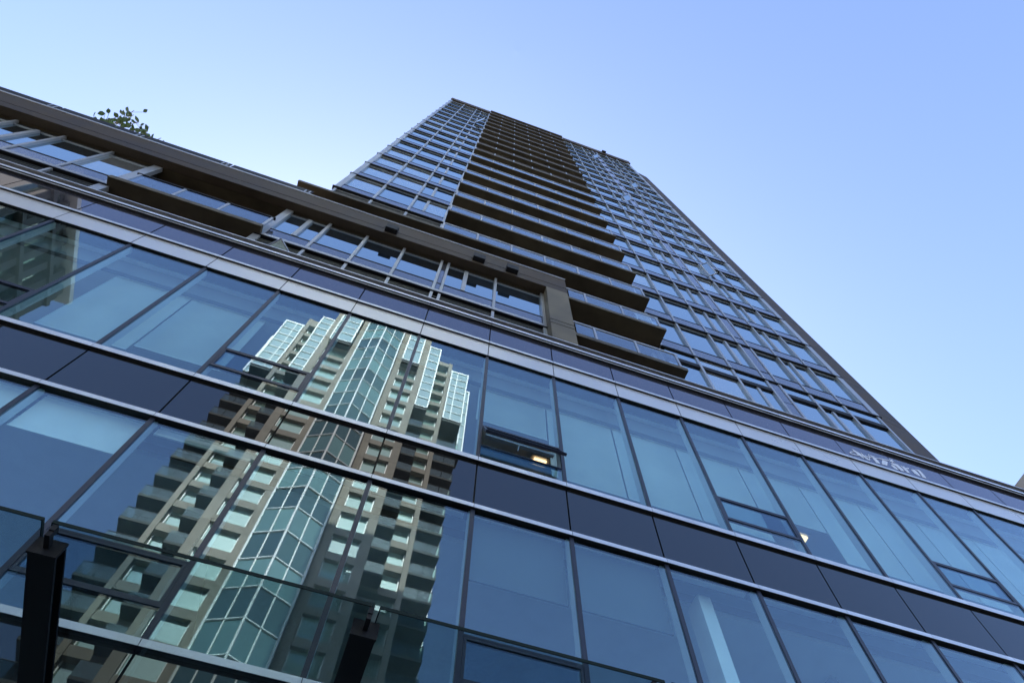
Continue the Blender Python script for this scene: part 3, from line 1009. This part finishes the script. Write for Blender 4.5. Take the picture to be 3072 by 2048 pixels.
# white glazed bays near the top: front panes and one return, white bars between
def bay(x0, x1, v0, v1, z0, z1, step, cols):
    body = ob('glazed_bay', M['oppbay'], x0, x1, v0, v1, z0, z1)
    fr = MB()
    n = max(1, round((z1 - z0) / step))
    for i in range(n + 1):
        z = z0 + (z1 - z0) * i / n
        fr.box(x0 - .06, x1 + .06, VO - v0, VO - v0 + .09, z - .05, z + .05)
        fr.box(x0 - .06, x0, VO - v1, VO - v0 - .002, z - .05, z + .05)
        fr.box(x1, x1 + .06, VO - v1, VO - v0 - .002, z - .05, z + .05)
    for c in cols:
        x = x0 + (x1 - x0) * c
        fr.box(x - .05, x + .05, VO - v0 + .092, VO - v0 + .13, z0 - .07, z1 + .07)
    for x in (x0, x1):
        fr.box(x - .07, x + .07, VO - v0 + .132, VO - v0 + .17, z0 - .09, z1 + .09)
    off = Vector(opp.location) + Vector(body.location)
    fr.v = [tuple(Vector(v) - off) for v in fr.v]
    f = fr.build('bay_frame', M['white_frame'], None)
    f.parent = body
    ob('bay_underside', M['concdark'], x0, x1, v0 + .02, v1, z0 - .5, z0 - .1)
    ob('bay_roof', M['white_frame'], x0 - .1, x1 + .1, v0 - .05, v1, z1 + .10, z1 + .28)


bay(C - 12.3, C - 10.1, 40.3, 43, 71.0, 83.8, 1.9, (.62,))
bay(C - 12.9, C - 12.36, 41.3, 43, 70.6, 80.5, 1.40, ())
bay(C + 10.1, C + 12.3, 40.3, 43, 71.0, 83.6, 1.9, (.38,))
bay(C + 12.4, C + 13.0, 41.3, 43, 66.5, 81.0, 2.8, ())
bay(C - 7.9, C - 6.45, 38.4, 42, 68.6, 84.2, 1.7, ())
bay(C + 6.45, C + 7.9, 38.4, 42, 68.9, 84.6, 1.9, ())
bay(C - 5.5, C - 3.25, 37.4, 39.3, 77.0, 86.6, 2.0, (.25,))
bay(C + 3.25, C + 5.5, 37.4, 39.3, 77.0, 86.0, 2.6, (.62,))
# side wall bays of the right flank
for j in range(1, 13):
    z = zC(j)
    o = ob('flank_window', M['white_frame'], C + 12.31, C + 12.75, 43.2, 45.6, z, z + 1.9)

# folded glass bay up the middle: four panes a storey around a central ridge
PTS = [(-2.36, 37.55), (-1.15, 37.0), (0.0, 36.45), (1.15, 37.0), (2.36, 37.55)]
zrow = lambda j: 33.98 + 2.803 * j
for j in range(-4, 19):
    z0, z1 = zrow(j) + .05, zrow(j + 1) - .05
    fold = MB()
    for i in range(4):
        (xa, va), (xb, vb) = PTS[i], PTS[i + 1]
        d = Vector((xb - xa, -(vb - va), 0))
        L = d.length
        o = bpy.data.objects.new('bay_pane', boxmesh(L - .11, .03, z1 - z0, M['oppdark'] if (j % 2 == 0 and j < 9) or (j >= 9 and j % 3 == 0) else M['oppfold']))
        o.location = Vector((C + (xa + xb) / 2, VO - (va + vb) / 2, (z0 + z1) / 2)) - opp.location
        o.rotation_euler = (random.gauss(0, .0025), 0, math.atan2(d.y, d.x) + random.gauss(0, .0025))
        link(o, opp)
        fold.bar((C + xa, VO - va + .045, zrow(j)), (C + xb, VO - vb + .045, zrow(j)), .085, 6)
    fold.build('bay_transom', M['white_frame'], opp)
for i, (x, v) in enumerate(PTS):
    r_ = .10 if i in (0, 4) else (.095 if i == 2 else .065)
    MB().bar((C + x, VO - v + .03, zrow(-4)), (C + x, VO - v + .03, zrow(19)), r_, 6).build('bay_mullion', M['white_frame'], opp)

# ------------------------------------------------------------------ corner block down the street on the left (mirrored at the left edge)
lb = thing('corner_block', 'grey stone corner block with pale balcony bands mirrored at the left edge of the glass', 'building', (-40, -9, 0))
BXR, BY0, BY1, BZ = -24.0, -12.8, -4.4, 45.5
box('wall', M['grey_stone'], lb, -60, BXR - .5, BY0, BY1, 0, BZ)
for i in range(7):
    y = BY0 + .5 + i * 1.18
    box('pilaster', M['grey_stone'], lb, BXR - .48, BXR - .12, y, y + .5, 30, BZ - .5)
    box('window_strip', M['oppdark'], lb, BXR - .49, BXR - .44, y + .55, y + 1.1, 30, BZ - 1)
for z in (31.0, 34.0, 37.0, 40.0, 43.0):
    box('balcony_band', M['grey_stone'], lb, BXR - .45, BXR + .05, BY0 + .3, BY1, z, z + .35)
box('cornice', M['white_frame'], lb, -60, BXR + .3, BY0 - .3, BY1 + .3, BZ - .45, BZ)
